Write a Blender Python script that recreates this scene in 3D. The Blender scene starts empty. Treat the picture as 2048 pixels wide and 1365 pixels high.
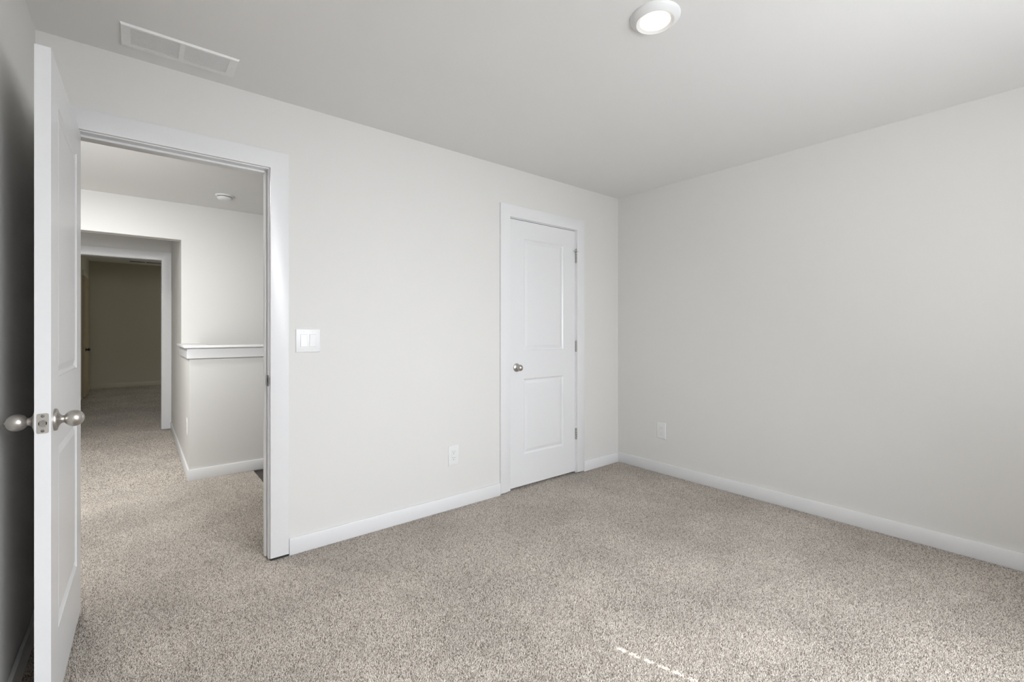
import bpy, bmesh, math, random
import numpy as np
from mathutils import Vector, Matrix

C = bpy.context.scene.collection
SC = bpy.context.scene
R = math.radians

# ---------------------------------------------------------------- camera
W_PX, H_PX = 2048, 1365
FPX = 916.52
cam = bpy.data.cameras.new('camera')
cam.sensor_fit = 'HORIZONTAL'
cam.sensor_width = 36.0
cam.lens = 36.0 * FPX / W_PX
cam.shift_y = (663.49 - 682.5) / W_PX
cam.clip_start = 0.02
camo = bpy.data.objects.new('camera', cam)
C.objects.link(camo)
CAM_H = 1.20553
camo.location = (0, 0, CAM_H)
camo.rotation_euler = (R(90), 0, -0.683979)
SC.camera = camo

# ---------------------------------------------------------------- world, lights, exposure
SC.view_settings.view_transform = 'Standard'
SC.view_settings.look = 'None'
SC.view_settings.gamma = 1.0
SC.view_settings.use_curve_mapping = False
SC.view_settings.exposure = 0.12
SC.cycles.use_denoising = True
SC.cycles.max_bounces = 12
SC.cycles.diffuse_bounces = 8
SC.cycles.sample_clamp_indirect = 6.0

w = bpy.data.worlds.new('world')
SC.world = w
w.use_nodes = True
wn = w.node_tree
sky = wn.nodes.new('ShaderNodeTexSky')
sky.sky_type = 'HOSEK_WILKIE'
sky.sun_direction = (0.2, -0.75, 0.63)
wn.links.new(sky.outputs[0], wn.nodes['Background'].inputs[0])
wn.nodes['Background'].inputs[1].default_value = 0.6

SUN_H = Vector((-0.264, 0.965, 0)).normalized()
SUN_EL = R(40)
sun = bpy.data.lights.new('sun', 'SUN')
sun.energy = 24.0
sun.angle = R(0.15)
sun.color = (1.0, 0.96, 0.9)
so = bpy.data.objects.new('sun', sun)
C.objects.link(so)
so.location = (3, -6, 5)
sd = Vector((SUN_H.x * math.cos(SUN_EL), SUN_H.y * math.cos(SUN_EL), -math.sin(SUN_EL)))
so.rotation_euler = sd.to_track_quat('-Z', 'Y').to_euler()


def area(name, loc, direction, sx, sy, energy, color=(1, 1, 1), spread=180):
    l = bpy.data.lights.new(name, 'AREA')
    l.shape = 'RECTANGLE'
    l.size = sx
    l.size_y = sy
    l.energy = energy
    l.color = color
    l.spread = R(spread)
    o = bpy.data.objects.new(name, l)
    C.objects.link(o)
    o.location = loc
    o.rotation_euler = Vector(direction).to_track_quat('-Z', 'Y').to_euler()
    return o


# bedroom: daylight at the window behind the camera, most of it thrown low and forward by the blind, plus an added fill at the ceiling
DAY = (0.94, 0.985, 1.05)
area('bedroom_window_daylight', (1.50, -1.10, 1.38), (0, 1, 0), 1.0, 1.3, 7.6, DAY)
area('bedroom_window_low_daylight', (1.40, -1.10, 1.38), (-.3, 1, -.7), 1.5, 1.3, 58, DAY, 120)
area('bedroom_window_high_daylight', (1.50, -1.10, 1.38), (.5, 1, .5), 1.2, 1.3, 20, DAY, 110)
area('bedroom_ceiling_fill', (0.80, -0.60, 2.40), (.1, .1, -1), 1.0, 0.8, 15, (0.98, 0.985, 0.99))  # added fill, like flash bounced off the ceiling; no lamp hangs here
# hall: daylight from the neighbouring doorway, the hall ceiling fixture, and an added fill by the wall
area('hall_doorway_daylight', (-1.35, 2.86, 1.15), (0.35, 1, 0.05), 0.8, 2.0, 20, DAY)
area('hall_wall_fill', (-0.42, 2.86, 1.90), (0.15, 1, -0.2), 0.5, 0.3, 11, (0.97, 0.985, 1.0), 100)  # added fill to brighten the hall; no lamp is known here
area('hall_ceiling_fixture', (-0.62, 4.10, 2.41), (0, 0, -1), 0.3, 0.3, 32, (0.99, 0.98, 0.96))
area('far_room_window_daylight', (2.2, 11.80, 1.5), (-0.25, -1, 0), 1.0, 1.2, 19, (0.98, 1.0, 0.96))

# ---------------------------------------------------------------- main dimensions (metres)
CEIL = 2.44
YB = 2.682          # bedroom face of the door wall
YB2 = 2.815         # hall face of the door wall
XR = 3.4594         # right wall
XL = -0.3265        # left wall
YF = -1.18          # window wall behind the camera
YH = 5.43           # far wall of the hall
XP = 0.32           # half wall left face, also passage right wall
YP = 4.52           # half wall front face
YD = 7.05           # wall with the second doorway
BASE_H, BASE_T = 0.087, 0.014
OX0, OX1, OZ = -0.254, 0.550, 2.080       # rough opening of the hall door
CX0, CX1, CZ = 2.144, 2.902, 2.080        # rough opening of the closet


# ---------------------------------------------------------------- materials
def newmat(name):
    m = bpy.data.materials.new(name)
    m.use_nodes = True
    nt = m.node_tree
    return m, nt, nt.nodes['Principled BSDF']


def srgb(r, g, b):
    def f(c):
        c /= 255.0
        return c / 12.92 if c <= 0.04045 else ((c + 0.055) / 1.055) ** 2.4
    return (f(r), f(g), f(b), 1)


def paint(name, col, rough, bump=0.0, scale=300, spec=0.5):
    m, nt, b = newmat(name)
    tc = nt.nodes.new('ShaderNodeTexCoord')
    n = nt.nodes.new('ShaderNodeTexNoise')
    n.inputs['Scale'].default_value = scale
    n.inputs['Detail'].default_value = 3
    nt.links.new(tc.outputs['Object'], n.inputs['Vector'])
    mx = nt.nodes.new('ShaderNodeMixRGB')
    mx.blend_type = 'MULTIPLY'
    mx.inputs[0].default_value = 0.03
    mx.inputs[1].default_value = col
    nt.links.new(n.outputs['Fac'], mx.inputs[2])
    nt.links.new(mx.outputs[0], b.inputs['Base Color'])
    b.inputs['Roughness'].default_value = rough
    b.inputs['Specular IOR Level'].default_value = spec
    if bump:
        bp = nt.nodes.new('ShaderNodeBump')
        bp.inputs['Strength'].default_value = bump
        bp.inputs['Distance'].default_value = 0.001
        nt.links.new(n.outputs['Fac'], bp.inputs['Height'])
        nt.links.new(bp.outputs[0], b.inputs['Normal'])
    return m


M_WALL = paint('wall_paint', (0.690, 0.680, 0.657, 1), 0.65, 0.10, 260, 0.3)
M_CEIL = paint('ceiling_paint', (0.775, 0.768, 0.752, 1), 0.8, 0.12, 200, 0.2)
M_TRIM = paint('trim_white_paint', (0.745, 0.745, 0.748, 1), 0.30, 0.02, 80)
M_DOOR = paint('door_white_paint', (0.735, 0.735, 0.738, 1), 0.28, 0.0, 60)
M_PLASTIC = paint('white_plastic', (0.74, 0.74, 0.735, 1), 0.35, 0.0, 60)
M_VENT = paint('vent_white_enamel', (0.80, 0.80, 0.785, 1), 0.4, 0.0, 60)
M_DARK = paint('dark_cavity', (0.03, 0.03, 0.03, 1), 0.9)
M_SLOT = paint('outlet_slot_dark', (0.05, 0.05, 0.05, 1), 0.6)
M_GAP = paint('shadow_gap_grey', (0.46, 0.46, 0.45, 1), 0.7)  # paints shade into gaps round rockers and receptacles; also slots and bumper
M_DUCT = paint('duct_grey', (0.36, 0.36, 0.355, 1), 0.8)
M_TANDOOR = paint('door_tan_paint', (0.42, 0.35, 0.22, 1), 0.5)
M_FARTRIM_DIM = paint('far_room_trim_dimmed', (0.60, 0.56, 0.45, 1), 0.4)  # white trim with the far room's dimness put into its colour
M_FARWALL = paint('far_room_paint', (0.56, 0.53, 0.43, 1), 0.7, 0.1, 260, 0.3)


def metal(name, col, rough):
    m, nt, b = newmat(name)
    tc = nt.nodes.new('ShaderNodeTexCoord')
    n = nt.nodes.new('ShaderNodeTexNoise')
    n.inputs['Scale'].default_value = 400
    nt.links.new(tc.outputs['Object'], n.inputs['Vector'])
    mr = nt.nodes.new('ShaderNodeMapRange')
    mr.inputs['To Min'].default_value = rough * 0.9
    mr.inputs['To Max'].default_value = rough * 1.1
    nt.links.new(n.outputs['Fac'], mr.inputs['Value'])
    nt.links.new(mr.outputs[0], b.inputs['Roughness'])
    b.inputs['Base Color'].default_value = col
    b.inputs['Metallic'].default_value = 1
    return m


M_NICKEL = metal('satin_nickel', (0.54, 0.515, 0.48, 1), 0.36)
M_STEEL = metal('dull_dark_nickel', (0.20, 0.19, 0.175, 1), 0.5)
M_HINGE = metal('hinge_nickel', (0.40, 0.39, 0.36, 1), 0.3)

# carpet: short cut pile of mixed beige, grey and brown yarn
M_CARPET, nt, b = newmat('carpet_pile')
tc = nt.nodes.new('ShaderNodeTexCoord')
vo = nt.nodes.new('ShaderNodeTexVoronoi')
vo.inputs['Scale'].default_value = 340
vo.inputs['Randomness'].default_value = 1.0
n1 = nt.nodes.new('ShaderNodeTexNoise')
n1.inputs['Scale'].default_value = 320
n1.inputs['Detail'].default_value = 4
n1.inputs['Roughness'].default_value = 0.75
n2 = nt.nodes.new('ShaderNodeTexNoise')
n2.inputs['Scale'].default_value = 2.2
n2.inputs['Detail'].default_value = 3
n3 = nt.nodes.new('ShaderNodeTexNoise')
n3.inputs['Scale'].default_value = 14
n3.inputs['Detail'].default_value = 3
for n in (vo, n1, n2, n3):
    nt.links.new(tc.outputs['Object'], n.inputs['Vector'])
sep = nt.nodes.new('ShaderNodeSeparateColor')
nt.links.new(vo.outputs['Color'], sep.inputs[0])
mixv = nt.nodes.new('ShaderNodeMath')
mixv.operation = 'MULTIPLY_ADD'
nt.links.new(sep.outputs[0], mixv.inputs[0])
mixv.inputs[1].default_value = 0.45
mul = nt.nodes.new('ShaderNodeMath')
mul.operation = 'MULTIPLY'
nt.links.new(n1.outputs['Fac'], mul.inputs[0])
mul.inputs[1].default_value = 0.55
nt.links.new(mul.outputs[0], mixv.inputs[2])
ramp = nt.nodes.new('ShaderNodeValToRGB')
cr = ramp.color_ramp
cr.elements[0].position = 0.20
cr.elements[0].color = (0.060, 0.049, 0.039, 1)
cr.elements[1].position = 0.72
cr.elements[1].color = (0.565, 0.510, 0.440, 1)
e = cr.elements.new(0.37)
e.color = (0.205, 0.175, 0.144, 1)
e = cr.elements.new(0.50)
e.color = (0.39, 0.345, 0.292, 1)
nt.links.new(mixv.outputs[0], ramp.inputs[0])
nap = nt.nodes.new('ShaderNodeMapRange')
nap.inputs['From Min'].default_value = 0.35
nap.inputs['From Max'].default_value = 0.65
nap.inputs['To Min'].default_value = 1.06
nap.inputs['To Max'].default_value = 1.28
nt.links.new(n2.outputs['Fac'], nap.inputs['Value'])
nap2 = nt.nodes.new('ShaderNodeMapRange')
nap2.inputs['From Min'].default_value = 0.3
nap2.inputs['From Max'].default_value = 0.7
nap2.inputs['To Min'].default_value = 0.94
nap2.inputs['To Max'].default_value = 1.05
nt.links.new(n3.outputs['Fac'], nap2.inputs['Value'])
mm = nt.nodes.new('ShaderNodeMath')
mm.operation = 'MULTIPLY'
nt.links.new(nap.outputs[0], mm.inputs[0])
nt.links.new(nap2.outputs[0], mm.inputs[1])
vm = nt.nodes.new('ShaderNodeVectorMath')
vm.operation = 'SCALE'
nt.links.new(ramp.outputs[0], vm.inputs[0])
nt.links.new(mm.outputs[0], vm.inputs['Scale'])
nt.links.new(vm.outputs[0], b.inputs['Base Color'])
b.inputs['Roughness'].default_value = 0.95
b.inputs['Specular IOR Level'].default_value = 0.1
b.inputs['Sheen Weight'].default_value = 0.15
bp = nt.nodes.new('ShaderNodeBump')
bp.inputs['Strength'].default_value = 0.9
bp.inputs['Distance'].default_value = 0.004
nt.links.new(mixv.outputs[0], bp.inputs['Height'])
nt.links.new(bp.outputs[0], b.inputs['Normal'])

# the yarn of the standing pile: one shade per tuft, with broad nap variation
M_PILE, nt, b = newmat('carpet_yarn')
at = nt.nodes.new('ShaderNodeAttribute')
at.attribute_name = 'tuft'
rp = nt.nodes.new('ShaderNodeValToRGB')
cr = rp.color_ramp
cr.elements[0].position = 0.0
cr.elements[0].color = (0.15, 0.126, 0.104, 1)
cr.elements[1].position = 1.0
cr.elements[1].color = (0.69, 0.642, 0.585, 1)
e = cr.elements.new(0.20)
e.color = (0.32, 0.279, 0.238, 1)
e = cr.elements.new(0.45)
e.color = (0.53, 0.482, 0.428, 1)
nt.links.new(at.outputs['Fac'], rp.inputs[0])
tc = nt.nodes.new('ShaderNodeTexCoord')
n2 = nt.nodes.new('ShaderNodeTexNoise')
n2.inputs['Scale'].default_value = 2.2
n2.inputs['Detail'].default_value = 4
nt.links.new(tc.outputs['Object'], n2.inputs['Vector'])
nap = nt.nodes.new('ShaderNodeMapRange')
nap.inputs['From Min'].default_value = 0.35
nap.inputs['From Max'].default_value = 0.65
nap.inputs['To Min'].default_value = 1.10
nap.inputs['To Max'].default_value = 1.32
nt.links.new(n2.outputs['Fac'], nap.inputs['Value'])
vm = nt.nodes.new('ShaderNodeVectorMath')
vm.operation = 'SCALE'
nt.links.new(rp.outputs[0], vm.inputs[0])
nt.links.new(nap.outputs[0], vm.inputs['Scale'])
nt.links.new(vm.outputs[0], b.inputs['Base Color'])
b.inputs['Roughness'].default_value = 0.95
b.inputs['Specular IOR Level'].default_value = 0.1

# dark wood-look plank floor at the head of the stairs
M_PLANK, nt, b = newmat('dark_plank')
tc = nt.nodes.new('ShaderNodeTexCoord')
mp = nt.nodes.new('ShaderNodeMapping')
mp.inputs['Scale'].default_value = (40, 3, 1)
n = nt.nodes.new('ShaderNodeTexNoise')
n.inputs['Scale'].default_value = 2
n.inputs['Detail'].default_value = 5
nt.links.new(tc.outputs['Object'], mp.inputs[0])
nt.links.new(mp.outputs[0], n.inputs['Vector'])
rp = nt.nodes.new('ShaderNodeValToRGB')
rp.color_ramp.elements[0].color = (0.035, 0.028, 0.024, 1)
rp.color_ramp.elements[1].color = (0.075, 0.06, 0.05, 1)
nt.links.new(n.outputs['Fac'], rp.inputs[0])
nt.links.new(rp.outputs[0], b.inputs['Base Color'])
b.inputs['Roughness'].default_value = 0.45

M_LENS, nt, b = newmat('lamp_lens_lit')
b.inputs['Base Color'].default_value = (0.9, 0.88, 0.84, 1)
b.inputs['Emission Color'].default_value = (1.0, 0.88, 0.72, 1)
b.inputs['Emission Strength'].default_value = 4.0


# ---------------------------------------------------------------- mesh helpers
def box(bm, x0, x1, y0, y1, z0, z1, bev=0.0, seg=2):
    t = bmesh.new()
    bmesh.ops.create_cube(t, size=1.0)
    for v in t.verts:
        v.co = Vector(((x0 + x1) / 2 + v.co.x * (x1 - x0),
                       (y0 + y1) / 2 + v.co.y * (y1 - y0),
                       (z0 + z1) / 2 + v.co.z * (z1 - z0)))
    if bev:
        bmesh.ops.bevel(t, geom=list(t.edges), offset=bev, segments=seg, profile=0.5, affect='EDGES')
    merge(bm, t)


def merge(bm, t, mat=None):
    me = bpy.data.meshes.new('tmp')
    t.to_mesh(me)
    t.free()
    if mat is not None:
        me.transform(mat)
    bm.from_mesh(me)
    bpy.data.meshes.remove(me)


def lathe(bm, prof, mat, n=48):
    """prof: (axial, radius) pairs, revolved about local +Z, then moved by mat."""
    t = bmesh.new()
    rings = []
    for a, r in prof:
        if r < 1e-6:
            rings.append([t.verts.new((0, 0, a))])
        else:
            rings.append([t.verts.new((r * math.cos(2 * math.pi * k / n), r * math.sin(2 * math.pi * k / n), a)) for k in range(n)])
    for A, B in zip(rings, rings[1:]):
        for k in range(n):
            k2 = (k + 1) % n
            if len(A) == 1 and len(B) == 1:
                continue
            if len(A) == 1:
                t.faces.new((A[0], B[k2], B[k]))
            elif len(B) == 1:
                t.faces.new((A[k], A[k2], B[0]))
            else:
                t.faces.new((A[k], A[k2], B[k2], B[k]))
    for f in t.faces:
        f.smooth = True
    bmesh.ops.recalc_face_normals(t, faces=list(t.faces))
    merge(bm, t, mat)


def obj(name, bm, mat, parent=None, smooth_angle=None):
    me = bpy.data.meshes.new(name)
    bm.to_mesh(me)
    bm.free()
    me.materials.append(mat)
    if smooth_angle:
        me.shade_smooth()
        me.set_sharp_from_angle(angle=R(smooth_angle))
    o = bpy.data.objects.new(name, me)
    C.objects.link(o)
    if parent:
        o.parent = parent
    return o


def tag(o, label, cat, group=None):
    o['label'] = label
    o['category'] = cat
    if group:
        o['group'] = group
    return o


def struct(o, label=None, cat=None):
    o['kind'] = 'structure'
    if label:
        o['label'] = label
        o['category'] = cat
    return o


def thing(name, loc, label, cat, group=None, rz=0.0):
    o = bpy.data.objects.new(name, None)
    o.empty_display_size = 0.1
    C.objects.link(o)
    o.location = loc
    o.rotation_euler = (0, 0, rz)
    return tag(o, label, cat, group)


def axis_to(loc, direction):
    q = Vector(direction).to_track_quat('Z', 'Y')
    return Matrix.Translation(Vector(loc)) @ q.to_matrix().to_4x4()


def boxes(name, lst, mat, bev=0.0, parent=None):
    bm = bmesh.new()
    for bx in lst:
        box(bm, *bx, bev=bev)
    return obj(name, bm, mat, parent)


# ---------------------------------------------------------------- the shell
def plate(name, rects, z, down, mat):
    """horizontal slabs"""
    return boxes(name, [(x0, x1, y0, y1, z - down, z) for (x0, x1, y0, y1) in rects], mat)


XE = 2.70           # right end of the hall
XW = -2.85          # left end of the hall
XDARK = 0.775       # carpet edge at the head of the stairs
floor = struct(plate('floor', [(XL - .13, XR + .13, YF - .13, YB + .066),      # bedroom
                       (XL - .13, XDARK, YB + .066, YP + .05),          # hall
                       (XW, XL - .13, YB2 - .07, YP + .05),
                       (XDARK, XDARK + .001, YB + .066, YB + .067),
                       (1.95, XR + .13, YB + .066, YB + .80),           # closet
                       (XW, XP + .05, YP + .05, YD + .06)], -0.0075, 0.06, M_CARPET),
       'speckled beige grey carpet through bedroom, doorway and hall', 'carpet')


# cut pile standing on the carpet backing: one short leaning tuft per stitch
def pile(rects, pitch, zb, parent, ground=lambda y: 0.0 * y):
    rng = np.random.default_rng(7)
    pts = []
    for x0, x1, y0, y1 in rects:
        gx, gy = np.meshgrid(np.arange(x0, x1, pitch), np.arange(y0, y1, pitch), indexing='ij')
        p = np.stack([gx.ravel(), gy.ravel()], 1) + rng.uniform(-.5, .5, (gx.size, 2)) * pitch
        pts.append(p)
    p = np.concatenate(pts)
    n = len(p)
    ang = rng.uniform(0, 2 * np.pi, n)
    r = rng.uniform(.0018, .0028, n) * pitch / .0044
    h = rng.uniform(.0038, .0070, n)
    ld = rng.uniform(0, 2 * np.pi, n)
    la = rng.uniform(.001, .0065, n)
    g = ground(p[:, 1]) + zb
    v = np.zeros((n, 4, 3), np.float32)
    for k in range(3):
        a = ang + k * 2 * np.pi / 3
        v[:, k, 0] = p[:, 0] + r * np.cos(a)
        v[:, k, 1] = p[:, 1] + r * np.sin(a)
        v[:, k, 2] = g
    v[:, 3, 0] = p[:, 0] + la * np.cos(ld)
    v[:, 3, 1] = p[:, 1] + la * np.sin(ld)
    v[:, 3, 2] = g + h
    base = np.arange(n, dtype=np.int32)[:, None, None] * 4
    f = (base + np.array([[0, 1, 3], [1, 2, 3], [2, 0, 3]], np.int32)[None]).reshape(-1)
    me = bpy.data.meshes.new('pile')
    me.vertices.add(n * 4)
    me.vertices.foreach_set('co', v.ravel())
    me.loops.add(n * 9)
    me.loops.foreach_set('vertex_index', f)
    me.polygons.add(n * 3)
    me.polygons.foreach_set('loop_start', np.arange(n * 3, dtype=np.int32) * 3)
    at = me.attributes.new('tuft', 'FLOAT', 'POINT')
    at.data.foreach_set('value', np.repeat(rng.uniform(0, 1, n).astype(np.float32), 4))
    me.update(calc_edges=True)
    me.materials.append(M_PILE)
    o = bpy.data.objects.new('pile', me)
    C.objects.link(o)
    o.parent = parent
    o['kind'] = 'stuff'
    return o


pile([(XL + .002, XR - .002, YF + .01, YB + .066), (-1.2, XDARK - .002, YB + .066, YP - .004),
      (CX0, CX1, YB + .066, YB + .16)], 0.0036, -0.0060, floor)
pile([(-1.0, XP - .006, YP - .004, YD + .06)], 0.0058, -0.0070, floor)
struct(plate('floor', [(XDARK, 1.95, YB + .066, YP + .05), (1.95, XE, YB + .80, YP + .05)], -0.012, 0.06, M_PLANK),
       'dark brown hard floor beside the half wall beyond the doorway', 'floor')
struct(plate('ceiling', [(XW, XR + .13, YF - .13, YD + .06)], CEIL + 0.06, 0.06, M_CEIL),
       'pale grey ceiling of bedroom and hall', 'ceiling')

# door wall (bedroom / hall)
struct(boxes('wall_back', [(XW, OX0, YB, YB2, 0, CEIL), (OX0, OX1, YB, YB2, OZ, CEIL), (OX1, CX0, YB, YB2, 0, CEIL),
                           (CX0, CX1, YB, YB2, CZ, CEIL), (CX1, XR + .13, YB, YB2, 0, CEIL)], M_WALL),
       'light greige wall holding the open doorway and the closet door', 'wall')
struct(boxes('wall_right', [(XR, XR + .13, YF - .13, YB, 0, CEIL)], M_WALL), 'light greige blank wall on the right', 'wall')
struct(boxes('wall_left', [(XL - .13, XL, YF - .13, YB, 0, CEIL)], M_WALL), 'greige wall behind the open door on the left', 'wall')
WX0, WX1, WZ0, WZ1 = 0.40, 2.25, 0.79, 2.13
struct(boxes('wall_front', [(XL, WX0, YF - .13, YF, 0, CEIL), (WX1, XR, YF - .13, YF, 0, CEIL),
                            (WX0, WX1, YF - .13, YF, 0, WZ0), (WX0, WX1, YF - .13, YF, WZ1, CEIL)], M_WALL))
# closet interior
struct(boxes('wall_closet', [(1.95, 2.0, YB2, YB + .80, 0, CEIL), (XR, XR + .05, YB2, YB + .80, 0, CEIL),
                             (1.95, XR + .05, YB + .80, YB + .85, 0, CEIL)], M_WALL))
# hall shell
struct(boxes('wall_hall_far', [(XP, XE, YH, YH + .12, -1.2, CEIL), (-1.05, XP, YH, YH + .12, 2.088, CEIL),
                               (XW, -1.05, YH, YH + .12, 0, CEIL)], M_WALL),
       'pale hall wall with a cased opening, seen through the doorway', 'wall')
struct(boxes('wall_hall_left', [(XW - .12, XW, YB2 - .13, YH + .12, 0, CEIL)], M_WALL))
struct(boxes('wall_hall_right', [(XE, XE + .12, YB + .85, YH + .12, -1.2, CEIL)], M_WALL))
struct(boxes('wall_passage_right', [(XP, XP + .12, YH + .12, YD, 0, CEIL)], M_WALL),
       'short wall on the right of the passage beyond the hall', 'wall')
struct(boxes('wall_passage_left', [(-1.17, -1.05, YH + .12, YD, 0, CEIL)], M_WALL))
# half wall around the stairs (L plan)
struct(boxes('wall_half', [(XP, XE, YP, YP + .115, -0.06, 1.071), (XP, XP + .115, YP + .115, YH, -0.06, 1.071)], M_WALL),
       'low white half wall with a cap, beyond the doorway', 'wall')

# second doorway wall and far room; its floor rises a little towards the far wall
DX0, DX1 = -0.60, 0.218
YFAR = 11.85
ZF, ZC = 0.11, 2.55
struct(boxes('wall_passage_end', [(-2.0, DX0 - .018, YD, YD + .12, 0, 2.7), (DX1 + .018, 3.2, YD, YD + .12, 0, 2.7),
                                  (DX0 - .018, DX1 + .018, YD, YD + .12, 2.082, 2.7)], M_WALL),
       'shaded wall above the far doorway at the end of the passage', 'wall')
FXL = -0.73
bm = bmesh.new()
vs = [bm.verts.new(p) for p in ((FXL - .1, YD + .06, 0), (3.2, YD + .06, 0), (3.2, YFAR + .1, ZF), (FXL - .1, YFAR + .1, ZF))]
vb = [bm.verts.new(p) for p in ((FXL - .1, YD + .06, -.06), (3.2, YD + .06, -.06), (3.2, YFAR + .1, ZF - .06), (FXL - .1, YFAR + .1, ZF - .06))]
bm.faces.new(vs)
bm.faces.new(vb[::-1])
for k in range(4):
    bm.faces.new((vs[k], vb[k], vb[(k + 1) % 4], vs[(k + 1) % 4]))
bmesh.ops.recalc_face_normals(bm, faces=list(bm.faces))
floor_far = struct(obj('floor', bm, M_CARPET), 'carpet of the dim far room', 'carpet')
pile([(FXL, 1.0, YD + .06, YFAR)], 0.0066, -0.0020, floor_far, lambda y: ZF * (y - YD - .06) / (YFAR + .1 - YD - .06))
struct(boxes('ceiling', [(FXL - .1, 3.2, YD + .12, YFAR + .1, ZC, ZC + .06)], M_CEIL), 'dim ceiling of the far room', 'ceiling')
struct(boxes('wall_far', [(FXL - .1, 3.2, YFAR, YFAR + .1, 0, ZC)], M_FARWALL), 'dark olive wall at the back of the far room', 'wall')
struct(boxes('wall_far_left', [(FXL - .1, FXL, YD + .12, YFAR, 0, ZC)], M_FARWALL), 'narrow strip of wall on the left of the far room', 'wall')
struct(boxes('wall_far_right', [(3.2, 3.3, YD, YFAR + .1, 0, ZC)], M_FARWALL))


# ---------------------------------------------------------------- baseboards
def baseboard(name, segs, label=None, mat=None):
    """segs: (x0,x1,y0,y1) footprints; top edge eased"""
    bm = bmesh.new()
    for s in segs:
        z0 = s[4] if len(s) > 4 else 0.0
        box(bm, s[0], s[1], s[2], s[3], z0 - 0.004, z0 + BASE_H, bev=0.0035, seg=2)
    return struct(obj(name, bm, mat or M_TRIM, smooth_angle=40), label, 'baseboard' if label else None)


T = BASE_T
baseboard('baseboard_back', [(0.630, 2.0675, YB - T, YB), (2.978, XR, YB - T, YB)], 'white baseboard along the wall with the closet door')
baseboard('baseboard_right', [(XR - T, XR, YF, YB - T)], 'white baseboard along the blank right wall')
baseboard('baseboard_left', [(XL, XL + T, YF, YB - .02)], 'shadowed baseboard behind the open door')
baseboard('baseboard_front', [(XL + T, XR - T, YF, YF + T)])
baseboard('baseboard_half', [(XP - T, XE, YP - T, YP), (XP - T, XP, YP, YD - .02)], 'white baseboard around the foot of the half wall')
baseboard('baseboard_hall', [(-1.05 - T, -1.05 + .0, YH - T, YH), (XW, -1.05 - T, YH - T, YH), (-1.05, -1.05 + T, YH, YD), (-1.05 + T, DX0 - .10, YD - T, YD)])
baseboard('baseboard_far', [(FXL, 3.2, YFAR - T, YFAR, ZF)], 'dim baseboard at the back of the far room', M_FARTRIM_DIM)
bmf = bmesh.new()
t = bmesh.new()
ya, yb_ = YD + .14, YFAR - T
za, zb = ZF * (ya - YD - .06) / (YFAR + .1 - YD - .06), ZF
pts = []
for (yy, zz) in ((11.42, 0.10), (yb_, zb)):
    pts.append([t.verts.new((FXL, yy, zz)), t.verts.new((FXL + T, yy, zz)), t.verts.new((FXL + T, yy, zz + BASE_H)), t.verts.new((FXL, yy, zz + BASE_H))])
t.faces.new(pts[0])
t.faces.new(pts[1])
for k in range(4):
    t.faces.new((pts[0][k], pts[0][(k + 1) % 4], pts[1][(k + 1) % 4], pts[1][k]))
bmesh.ops.recalc_face_normals(t, faces=list(t.faces))
merge(bmf, t)
struct(obj('baseboard_far_left', bmf, M_FARTRIM_DIM))


# ---------------------------------------------------------------- casings and jambs
def casing(name, x0, x1, ztop, yface, side, label, w=0.0905, reveal=0.005, th=0.018, x_left_limit=None, z0=0.010):
    """flat casing round an opening whose jamb faces are x0..x1; side -1 = towards smaller y"""
    xi0, xi1, zi = x0 - reveal, x1 + reveal, ztop + reveal
    xo0, xo1, zo = xi0 - w, xi1 + w, zi + w
    if x_left_limit is not None:
        xo0 = max(xo0, x_left_limit)
    ya, yb = (yface - th, yface) if side < 0 else (yface, yface + th)
    bm = bmesh.new()
    # one continuous U-shaped board, outline extruded
    prof = [(xo0, z0), (xi0, z0), (xi0, zi), (xi1, zi), (xi1, z0), (xo1, z0), (xo1, zo), (xo0, zo)]
    f1 = [bm.verts.new((x, ya, z)) for x, z in prof]
    f2 = [bm.verts.new((x, yb, z)) for x, z in prof]
    for f in (f1, f2):
        bm.faces.new((f[0], f[1], f[2], f[7]))
        bm.faces.new((f[7], f[2], f[3], f[6]))
        bm.faces.new((f[3], f[4], f[5], f[6]))
    n = len(prof)
    for k in range(n):
        bm.faces.new((f1[k], f2[k], f2[(k + 1) % n], f1[(k + 1) % n]))
    bmesh.ops.recalc_face_normals(bm, faces=list(bm.faces))
    es = [e for e in bm.edges if e.calc_face_angle(0) > 0.5 and all(abs(v.co.y - (ya if side < 0 else yb)) < 1e-6 for v in e.verts)]
    bmesh.ops.bevel(bm, geom=es, offset=0.0025, segments=2, profile=0.5, affect='EDGES')
    return struct(obj(name, bm, M_TRIM, smooth_angle=40), label, 'trim')


JX0, JX1, JZ = -0.236, 0.532, 2.062     # hall door jamb faces
tr1 = casing('trim_1', JX0, JX1, JZ, YB, -1, 'wide flat white casing around the open doorway', x_left_limit=XL + .001)
boxes('jamb', [(JX0 - .018, JX0, YB, YB2, 0.004, JZ + .018), (JX1, JX1 + .018, YB, YB2, 0.004, JZ + .018),
               (JX0, JX1, YB, YB2, JZ, JZ + .018)], M_TRIM, 0.0015, tr1)
ST = 0.011
boxes('door_stop_moulding', [(JX0, JX0 + ST, YB + .040, YB + .075, 0.006, JZ), (JX1 - ST, JX1, YB + .040, YB + .075, 0.006, JZ),
                             (JX0 + ST, JX1 - ST, YB + .040, YB + .075, JZ - ST, JZ)], M_TRIM, 0.002, tr1)
boxes('casing_foot_shade', [(JX1 + .006, JX1 + .094, YB - .0172, YB - .0005, .0002, .0104)], M_DARK, 0, tr1)  # near-black strip painting the shade under the right casing leg
bm = bmesh.new()
for z0, z1, y0, y1 in ((0.916, 0.932, YB - .002, YB + .036), (0.958, 0.974, YB - .002, YB + .036),
                       (0.932, 0.958, YB - .002, YB + .010), (0.932, 0.958, YB + .026, YB + .036)):
    box(bm, JX1 - .0016, JX1 + .001, y0, y1, z0, z1)
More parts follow.
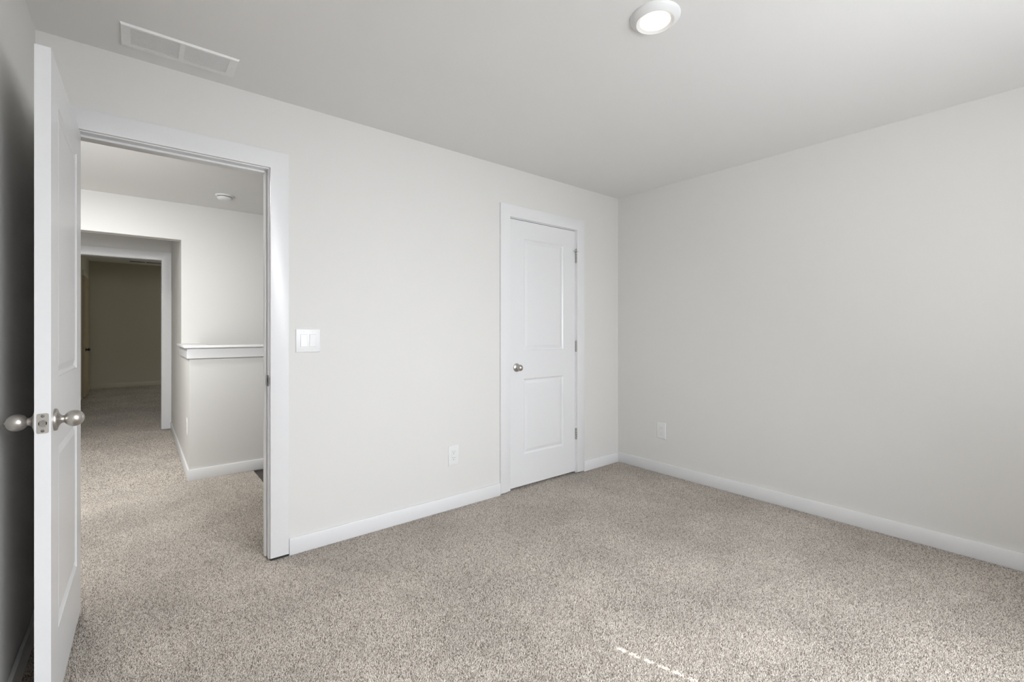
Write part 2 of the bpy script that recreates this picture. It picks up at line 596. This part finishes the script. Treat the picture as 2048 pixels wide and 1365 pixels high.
box(bm, JX1 - .0022, JX1 + .0012, YB - .014, YB - .002, 0.926, 0.964)
sp = obj('strike_plate', bm, M_STEEL, tr1)
sp['label'] = 'small nickel strike plate on the door jamb'
boxes('strike_hole', [(JX1 - .0008, JX1 + .0005, YB + .010, YB + .026, 0.932, 0.958)], M_DARK, 0, sp)
casing('trim_2', JX0, JX1, JZ, YB2, 1, None)

KX0, KX1, KZ = 2.162, 2.884, 2.062      # closet jamb faces
tr3 = casing('trim_3', KX0, KX1, KZ, YB, -1, 'flat white casing around the closed closet door')
boxes('jamb', [(KX0 - .018, KX0, YB, YB2, 0.004, KZ + .018), (KX1, KX1 + .018, YB, YB2, 0.004, KZ + .018),
               (KX0, KX1, YB, YB2, KZ, KZ + .018)], M_TRIM, 0.0015, tr3)
boxes('door_stop_moulding', [(KX0, KX0 + ST, YB + .040, YB + .075, 0.006, KZ), (KX1 - ST, KX1, YB + .040, YB + .075, 0.006, KZ),
                             (KX0 + ST, KX1 - ST, YB + .040, YB + .075, KZ - ST, KZ)], M_TRIM, 0.002, tr3)

tr4 = casing('trim_4', DX0, DX1, 2.075, YD, -1, 'white casing around the far doorway at the end of the passage', w=0.094)
boxes('jamb', [(DX0 - .018, DX0, YD, YD + .12, 0.004, 2.093), (DX1, DX1 + .018, YD, YD + .12, 0.004, 2.093),
               (DX0, DX1, YD, YD + .12, 2.075, 2.093)], M_TRIM, 0.0015, tr4)

# half wall cap with apron
bm = bmesh.new()
CT = 0.018
box(bm, XP - CT, XE, YP - CT, YP, 0.986, 1.071, bev=0.002)
box(bm, XP - CT, XP, YP, YH, 0.986, 1.071, bev=0.002)
ap = bm
cap = bmesh.new()
prof = [(XP - CT - .020, YP - CT - .020), (XE, YP - CT - .020), (XE, YP + .15), (XP + .15, YP + .15), (XP + .15, YH), (XP - CT - .020, YH)]
lo = [cap.verts.new((x, y, 1.071)) for x, y in prof]
hi = [cap.verts.new((x, y, 1.089)) for x, y in prof]
for f in (lo, hi):
    cap.faces.new((f[0], f[1], f[2], f[3]))
    cap.faces.new((f[0], f[3], f[4], f[5]))
for k in range(6):
    cap.faces.new((lo[k], lo[(k + 1) % 6], hi[(k + 1) % 6], hi[k]))
bmesh.ops.recalc_face_normals(cap, faces=list(cap.faces))
es = [e for e in cap.edges if e.calc_face_angle(0) > 0.5]
bmesh.ops.bevel(cap, geom=es, offset=0.004, segments=2, profile=0.5, affect='EDGES')
cp = struct(obj('trim_5', cap, M_TRIM, smooth_angle=40), 'white wooden cap board on top of the half wall', 'trim')
obj('apron', ap, M_TRIM, cp)


# ---------------------------------------------------------------- doors
def door_leaf(Wd, Hd, Td, stile, panels):
    """x 0..W, y 0..T (front at y=0), z 0..H, moulded panels on both faces"""
    bm = bmesh.new()
    xs = [0, stile, Wd - stile, Wd]
    zs = [0]
    for a, c in panels:
        zs += [a, c]
    zs += [Hd]
    rings = ((0.0, 0.0), (0.003, 0.0035), (0.012, 0.0085), (0.017, 0.0085), (0.037, 0.0030), (0.040, 0.0026))
    for face in (0, 1):
        def P(x, z, d):
            return bm.verts.new((x, d if face == 0 else Td - d, z))
        for i in range(3):
            for j in range(len(zs) - 1):
                x0, x1, z0, z1 = xs[i], xs[i + 1], zs[j], zs[j + 1]
                if i == 1 and j % 2 == 1:
                    prev = None
                    for ins, d in rings:
                        q = [P(x0 + ins, z0 + ins, d), P(x1 - ins, z0 + ins, d), P(x1 - ins, z1 - ins, d), P(x0 + ins, z1 - ins, d)]
                        if prev:
                            for k in range(4):
                                bm.faces.new((prev[k], prev[(k + 1) % 4], q[(k + 1) % 4], q[k]))
                        prev = q
                    bm.faces.new(prev)
                else:
                    bm.faces.new([P(x0, z0, 0), P(x1, z0, 0), P(x1, z1, 0), P(x0, z1, 0)])
    c = [[bm.verts.new((x, y, z)) for y in (0, Td)] for x, z in ((0, 0), (Wd, 0), (Wd, Hd), (0, Hd))]
    for k in range(4):
        bm.faces.new((c[k][0], c[k][1], c[(k + 1) % 4][1], c[(k + 1) % 4][0]))
    bmesh.ops.remove_doubles(bm, verts=list(bm.verts), dist=1e-5)
    bmesh.ops.recalc_face_normals(bm, faces=list(bm.faces))
    return bm


KNOB = [(0, 0.0335), (0.0045, 0.0335), (0.007, 0.0322), (0.0085, 0.027), (0.011, 0.0195), (0.0145, 0.0140), (0.018, 0.0115),
        (0.0225, 0.0112), (0.0245, 0.0140), (0.028, 0.0185), (0.033, 0.0222), (0.039, 0.0246), (0.045, 0.0252),
        (0.051, 0.0244), (0.057, 0.0218), (0.062, 0.0175), (0.066, 0.0115), (0.068, 0.0055), (0.0685, 0)]


def knob(parent, loc, direction, tip=False, size=1.0):
    prof = [(a * size, r * size) for a, r in KNOB]
    rose, ball = prof[:8], prof[7:]
    bm = bmesh.new()
    lathe(bm, ball, axis_to(loc, direction))
    if tip:
        lathe(bm, [(0.0675, 0.004), (0.070, 0.0035), (0.072, 0)], axis_to(loc, direction), 16)
    k = obj('knob', bm, M_NICKEL, parent)
    k['label'] = 'egg shaped satin nickel knob'
    bm = bmesh.new()
    lathe(bm, rose, axis_to(loc, direction))
    obj('rosette', bm, M_NICKEL, k)
    return k


# open bedroom door: leaf swung a little past ninety degrees, local x from hinge to free edge
HD = 2.024
PAN = [(0.237, 0.820), (1.037, 1.900)]
d1 = obj('door_1', door_leaf(0.762, HD, 0.035, 0.138, PAN), M_DOOR)
struct(d1, 'open white two-panel door with nickel knobs, seen nearly edge on at left', 'door')
# local x -> world -y ; local y -> world -x ; front face (y=0) looks to +x
HX, HY = -0.1905, 2.676
d1.location = (HX, HY, 0.022)
d1.rotation_euler = (0, 0, R(-90 - 0.75))
# after rotation by -90: local x -> -Y, local y -> +X ; so the +X (hall side) face is y=T: shift by thickness
d1.location = Vector((HX, HY, 0.022)) + Matrix.Rotation(R(-90.75), 3, 'Z') @ Vector((0, -0.035, 0))
KZL = 0.913
knob(d1, (0.762 - 0.062, 0.035, KZL), (0, 1, 0))
knob(d1, (0.762 - 0.062, 0.0, KZL), (0, -1, 0), tip=True)
bm = bmesh.new()
box(bm, 0.7612, 0.7628, 0.0045, 0.0305, KZL - .0295, KZL + .0295)
es = [e for e in bm.edges if abs(e.verts[0].co.x - e.verts[1].co.x) > 0.001]
bmesh.ops.bevel(bm, geom=es, offset=0.005, segments=4, profile=0.5, affect='EDGES')
lp = obj('latch_plate', bm, M_NICKEL, d1)
lp['label'] = 'nickel latch plate on the door edge'
bm = bmesh.new()
t = bmesh.new()
bmesh.ops.create_cone(t, cap_ends=True, segments=24, radius1=0.0094, radius2=0.0094, depth=0.0006)
merge(bm, t, Matrix.Translation((0.7629, 0.0175, KZL)) @ Matrix.Rotation(R(90), 4, 'Y'))
obj('latch_hole', bm, M_DARK, lp)
# bolt: slanted tongue
bm = bmesh.new()
vv = [(0.762, 0.0105, KZL - .0085), (0.762, 0.0245, KZL - .0085), (0.762, 0.0245, KZL + .0085), (0.762, 0.0105, KZL + .0085),
      (0.764, 0.0105, KZL - .0085), (0.773, 0.0240, KZL - .0085), (0.773, 0.0240, KZL + .0085), (0.764, 0.0105, KZL + .0085)]
vv = [bm.verts.new(p) for p in vv]
for f in ((0, 1, 2, 3), (4, 5, 6, 7), (0, 1, 5, 4), (1, 2, 6, 5), (2, 3, 7, 6), (3, 0, 4, 7)):
    bm.faces.new([vv[i] for i in f])
bmesh.ops.recalc_face_normals(bm, faces=list(bm.faces))
obj('latch_bolt', bm, M_NICKEL, lp)
for dz in (-0.0215, 0.0215):
    bm = bmesh.new()
    lathe(bm, [(0, 0.0042), (0.0006, 0.0040), (0.0009, 0.003), (0.0009, 0)], axis_to((0.7628, 0.0175, KZL + dz), (1, 0, 0)), 20)
    obj('screw', bm, M_STEEL, lp)


def hinge_bm(x, y, z0, z1, r=0.0062):
    bm = bmesh.new()
    n = 5
    h = (z1 - z0) / n
    for k in range(n):
        lathe(bm, [(0, 0), (0, r * .9), (0.0008, r), (h - .0012, r), (h - .0004, r * .9), (h - .0004, 0)],
              Matrix.Translation((x, y, z0 + k * h)), 20)
    lathe(bm, [(0, r * .6), (0.003, r * .75), (0.0045, 0)], Matrix.Translation((x, y, z1)), 16)
    return bm


for zz in (0.24, 0.98, 1.72):
    bm = hinge_bm(-0.004, 0.000 - .004, zz, zz + .089)
    box(bm, -0.0012, 0.0002, 0.0, 0.030, zz, zz + .089)
    obj('hinge', bm, M_HINGE, d1)

# closed closet door, hinged on its right
d2 = obj('door_2', door_leaf(0.7155, 2.040, 0.035, 0.140, [(0.240, 0.822), (1.040, 1.903)]), M_DOOR)
struct(d2, 'closed white two-panel closet door with a nickel knob', 'door')
d2.location = (2.166, YB + .002, 0.018)
knob(d2, (0.066, 0.0, 0.913), (0, -1, 0), size=0.95)
for zz in (0.271, 1.016, 1.769):
    bm = hinge_bm(0.7180, -0.0105, zz, zz + .093, 0.0062)
    box(bm, 0.7135, 0.7165, -0.0100, 0.0002, zz, zz + .093)
    h = obj('hinge', bm, M_HINGE, d2)
# hinge pin door stop on the top hinge
ZS = 1.769 + .093
bm = bmesh.new()
box(bm, 0.7095, 0.7235, -0.0165, -0.0015, ZS + .001, ZS + .0035, bev=0.0008)
lathe(bm, [(0, 0), (0, 0.0058), (0.022, 0.0052), (0.026, 0.003), (0.026, 0)], Matrix.Translation((0.7180, -0.0105, ZS + .0035)), 20)
lathe(bm, [(0, 0.0028), (0.026, 0.0028)], axis_to((0.7120, -0.010, ZS + .006), (-0.8, -0.6, 0)), 14)
lathe(bm, [(0, 0.0028), (0.010, 0.0028)], axis_to((0.7210, -0.010, ZS + .006), (0.8, -0.6, 0)), 14)
ds = obj('hinge_pin_stop', bm, M_HINGE, h)
bm = bmesh.new()
lathe(bm, [(0, 0), (0, 0.0055), (0.006, 0.0055), (0.0075, 0.004), (0.0075, 0)], axis_to((0.7120 - .8 * .025, -0.010 - .6 * .025, ZS + .006), (-0.8, -0.6, 0)), 18)
lathe(bm, [(0, 0), (0, 0.0055), (0.006, 0.0055), (0.0075, 0.004), (0.0075, 0)], axis_to((0.7210 + .8 * .009, -0.010 - .6 * .009, ZS + .006), (0.8, -0.6, 0)), 18)
obj('bumper', bm, M_GAP, d2)

# tan door in the far room's left wall, seen almost edge on
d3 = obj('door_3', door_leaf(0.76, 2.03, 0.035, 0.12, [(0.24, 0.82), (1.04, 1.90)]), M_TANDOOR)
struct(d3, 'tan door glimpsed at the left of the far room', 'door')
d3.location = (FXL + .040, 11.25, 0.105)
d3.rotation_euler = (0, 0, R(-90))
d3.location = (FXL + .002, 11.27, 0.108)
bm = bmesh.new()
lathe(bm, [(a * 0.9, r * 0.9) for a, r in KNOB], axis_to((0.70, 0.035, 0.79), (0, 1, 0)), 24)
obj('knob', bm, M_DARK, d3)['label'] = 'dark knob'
struct(boxes('trim_6', [(FXL, FXL + .018, 11.275, 11.365, 0.10, 2.24), (FXL, FXL + .018, 10.50, 11.275, 2.15, 2.24)], M_FARTRIM_DIM))

# ---------------------------------------------------------------- window behind the camera, with closed blind
w1 = boxes('window_1', [(WX0 - .02, WX1 + .02, YF - .13, YF + .03, WZ0 - .03, WZ0)], M_TRIM, 0.004)
struct(w1)
fr = []
for (x0, x1) in ((WX0, WX0 + .05), (WX1 - .05, WX1)):
    fr.append((x0, x1, YF - .115, YF - .075, WZ0, WZ1))
fr += [(WX0 + .05, WX1 - .05, YF - .115, YF - .075, WZ0, WZ0 + .05), (WX0 + .05, WX1 - .05, YF - .115, YF - .075, WZ1 - .05, WZ1),
       (WX0 + .05, WX1 - .05, YF - .115, YF - .075, 1.43, 1.48)]
boxes('window_frame', fr, M_TRIM, 0.003, w1)
bm = bmesh.new()
XH = 2.052          # cord hole line
PITCH = 0.0445
z = WZ0 + 0.03
while z < WZ1 - 0.06:
    t = bmesh.new()
    for x0, x1, a, c in ((WX0 + .004, XH - .0055, -0.026, 0.026), (XH + .0055, WX1 - .004, -0.026, 0.026),
                         (XH - .0055, XH + .0055, -0.026, -0.013), (XH - .0055, XH + .0055, 0.013, 0.026)):
        box(t, x0, x1, -0.0014, 0.0014, a, c)
    merge(bm, t, Matrix.Translation((0, YF - .035, z + .022)) @ Matrix.Rotation(R(-12), 4, 'X'))
    z += PITCH
box(bm, WX0 + .003, WX1 - .003, YF - .065, YF - .005, WZ1 - .050, WZ1 - .001)
box(bm, WX0 + .003, WX1 - .003, YF - .060, YF - .010, WZ0 + .001, WZ0 + .020)
obj('blind', bm, M_PLASTIC, w1)

# ---------------------------------------------------------------- fittings
# ceiling register
v = thing('ceiling_vent', (0.149, 2.4825, CEIL), 'long white louvred register on the ceiling above the open doorway', 'vent')
bm = bmesh.new()
VX0, VX1, VY0, VY1 = -.2035, .2035, -.0850, .0850
ZB, ZT = -0.009, -0.0002
FY0, FY1 = -.0745, .0590
F1, F2 = (-.174, -.0105), (.0075, .171)
for r in ((VX0, VX1, VY0, FY0), (VX0, VX1, FY1, VY1), (VX0, F1[0], FY0, FY1), (F1[1], F2[0], FY0, FY1), (F2[1], VX1, FY0, FY1)):
    box(bm, r[0], r[1], r[2], r[3], ZB, ZB + .0016)
# sloping rim from the ceiling down to the face
EX = 0.0045
lo4 = [bm.verts.new((x, y, ZB)) for x, y in ((VX0, VY0), (VX1, VY0), (VX1, VY1), (VX0, VY1))]
hi4 = [bm.verts.new((x, y, ZT)) for x, y in ((VX0 - EX, VY0 - EX), (VX1 + EX, VY0 - EX), (VX1 + EX, VY1 + EX), (VX0 - EX, VY1 + EX))]
for k in range(4):
    bm.faces.new((lo4[k], lo4[(k + 1) % 4], hi4[(k + 1) % 4], hi4[k]))
bmesh.ops.remove_doubles(bm, verts=list(bm.verts), dist=1e-5)
obj('frame', bm, M_VENT, v)
boxes('duct', [(F1[0] - .003, F2[1] + .003, FY0 - .003, FY1 + .003, -.0012, -.0004)], M_DUCT, 0, v)
NF = 14
for f in (F1, F2):
    bm = bmesh.new()
    for k in range(NF):
        y = FY0 + (k + .5) * (FY1 - FY0) / NF
        t = bmesh.new()
        box(t, f[0], f[1], -.0040, .0040, -.0004, .0004)
        merge(bm, t, Matrix.Translation((0, y, -.0070)) @ Matrix.Rotation(R(5), 4, 'X'))
    obj('louver', bm, M_VENT, v)
for x in (-.193, .190):
    bm = bmesh.new()
    lathe(bm, [(0, .0040), (.001, .0037), (.0016, .002), (.0016, 0)], axis_to((x, 0, ZB), (0, 0, -1)), 18)
    obj('screw', bm, M_VENT, v)

# ceiling lamp
LC = (1.571, 1.039, CEIL)
v = thing('ceiling_light', LC, 'round white disc light glowing on the bedroom ceiling', 'ceiling light')
bm = bmesh.new()
lathe(bm, [(0, .0950), (-.003, .0950), (-.008, .0910), (-.0145, .0840), (-.0200, .0765), (-.0228, .0730), (-.0236, .0712), (-.0230, .0697), (-.0175, .0640), (-.0165, .0580), (-.0165, 0)],
      Matrix.Identity(4), 72)
obj('trim_ring', bm, M_PLASTIC, v)
bm = bmesh.new()
lathe(bm, [(-.0166, .0575), (-.0185, .0560), (-.0192, .045), (-.0196, .02), (-.0197, 0)], Matrix.Identity(4), 64)
obj('lens', bm, M_LENS, v)

# smoke alarm in the hall
v = thing('smoke_detector', (0.607, 4.87, CEIL), 'round white smoke alarm on the hall ceiling beyond the doorway', 'smoke detector')
bm = bmesh.new()
lathe(bm, [(0, 0), (0, .073), (-.006, .073), (-.012, .069), (-.014, .062), (-.014, 0)], Matrix.Identity(4), 48)
obj('base', bm, M_PLASTIC, v)
bm = bmesh.new()
lathe(bm, [(-.013, .0575), (-.0200, .0575)], Matrix.Identity(4), 48)
obj('sensor_gap', bm, M_SLOT, v)
bm = bmesh.new()
lathe(bm, [(-.0190, 0), (-.0190, .0620), (-.026, .0605), (-.034, .0555), (-.042, .046), (-.045, .030), (-.046, 0)], Matrix.Identity(4), 48)
obj('cover', bm, M_PLASTIC, v)


# wall plates: local x = to the viewer's right, y = out of the wall is -y
def wallplate(root, wd, ht, th=0.006):
    bm = bmesh.new()
    box(bm, -wd / 2, wd / 2, -th, 0.0, -ht / 2, ht / 2)
    es = [e for e in bm.edges if e.calc_face_angle(0) > .5 and all(v.co.y < -th + 1e-5 for v in e.verts)]
    bmesh.ops.bevel(bm, geom=es, offset=0.004, segments=3, profile=0.5, affect='EDGES')
    return obj('plate', bm, M_PLASTIC, root, smooth_angle=40)


def screw(parent, x, y, z):
    bm = bmesh.new()
    lathe(bm, [(0, .0033), (.0005, .0031), (.0009, .002), (.0009, 0)], axis_to((x, y, z), (0, -1, 0)), 18)
    box(bm, x - .0022, x + .0022, y - .0011, y - .0008, z - .0004, z + .0004)
    return obj('screw', bm, M_VENT, parent)


sw = thing('light_switch', (0.7285, YB, 1.1555), 'white double rocker light switch beside the doorway casing', 'light switch')
wallplate(sw, 0.1290, 0.1290)
for x in (-.0232, .0232):
    fb = boxes('rocker_gap_shade', [(x - .0172, x + .0172, -.0064, -.0050, -.0342, .0342)], M_GAP, 0, sw)  # grey plate painting the thin shadow round the rocker
    fb['label'] = 'thin grey line of painted shade round the rocker'
    bm = bmesh.new()
    prof = [(-.0330, -.0092), (-.002, -.0080), (.0330, -.0070)] if x < 0 else [(-.0330, -.0070), (.002, -.0080), (.0330, -.0092)]
    a = [bm.verts.new((x - .0163, y, z)) for z, y in prof]
    c = [bm.verts.new((x + .0163, y, z)) for z, y in prof]
    a2 = [bm.verts.new((x - .0163, -.005, z)) for z in (-.0330, .0330)]
    c2 = [bm.verts.new((x + .0163, -.005, z)) for z in (-.0330, .0330)]
    bm.faces.new((a[0], c[0], c[1], a[1]))
    bm.faces.new((a[1], c[1], c[2], a[2]))
    bm.faces.new((a[0], a[1], a[2], a2[1], a2[0]))
    bm.faces.new((c[0], c[1], c[2], c2[1], c2[0]))
    bm.faces.new((a[0], c[0], c2[0], a2[0]))
    bm.faces.new((a[2], c[2], c2[1], a2[1]))
    bmesh.ops.recalc_face_normals(bm, faces=list(bm.faces))
    obj('rocker', bm, M_PLASTIC, sw)
    # shadow line round the rocker
    for z in (-.0485, .0485):
        screw(sw, x, -.006, z)


def outlet(loc, rz, label, group='wall outlets', slot_mat=None):
    slot_mat = slot_mat or M_SLOT
    o = thing('wall_outlet', loc, label, 'outlet', group, rz)
    wallplate(o, 0.0840, 0.1340)
    gp = boxes('receptacle_gap', [(-.0174, .0174, -.0063, -.005, -.0341, .0341)], M_GAP, 0, o)
    fr = boxes('receptacle', [(-.0168, .0168, -.0072, -.005, -.0335, .0335)], M_PLASTIC, 0.001, o)
    for z0 in (.0195, -.0195):
        for x, hh in ((-.0064, .0042), (.0064, .0034)):
            boxes('slot', [(x - .0012, x + .0012, -.00745, -.0068, z0 + .004 - hh, z0 + .004 + hh)], slot_mat, 0, fr)
        bm = bmesh.new()
        lathe(bm, [(0, .0026), (.0004, .0026), (.0004, 0)], axis_to((0, -.0071, z0 - .0085), (0, -1, 0)), 16)
        obj('ground_hole', bm, slot_mat, fr)
    for z in (-.0485, .0485):
        screw(o, 0, -.006, z)
    return o


outlet((1.6685, YB, 0.3590), 0, 'white wall outlet low on the wall left of the closet door')
outlet((XR, 2.2250, 0.3600), R(-90), 'white wall outlet low on the blank right wall near the corner', slot_mat=M_GAP)
outlet((XP, 4.745, 0.4050), R(-90), 'white outlet on the end of the half wall, seen edge on')

# dark register on the far room ceiling
v = thing('ceiling_vent', (0.05, 11.35, ZC), 'small dark register on the ceiling of the dim far room', 'vent')
boxes('frame', [(-.20, .32, -.06, .06, -.008, -.0005)], M_VENT, 0.002, v)
for x0, x1 in ((-.18, .05), (.07, .30)):
    boxes('louver', [(x0, x1, -.045, .045, -.0092, -.0078)], M_DARK, 0, v)
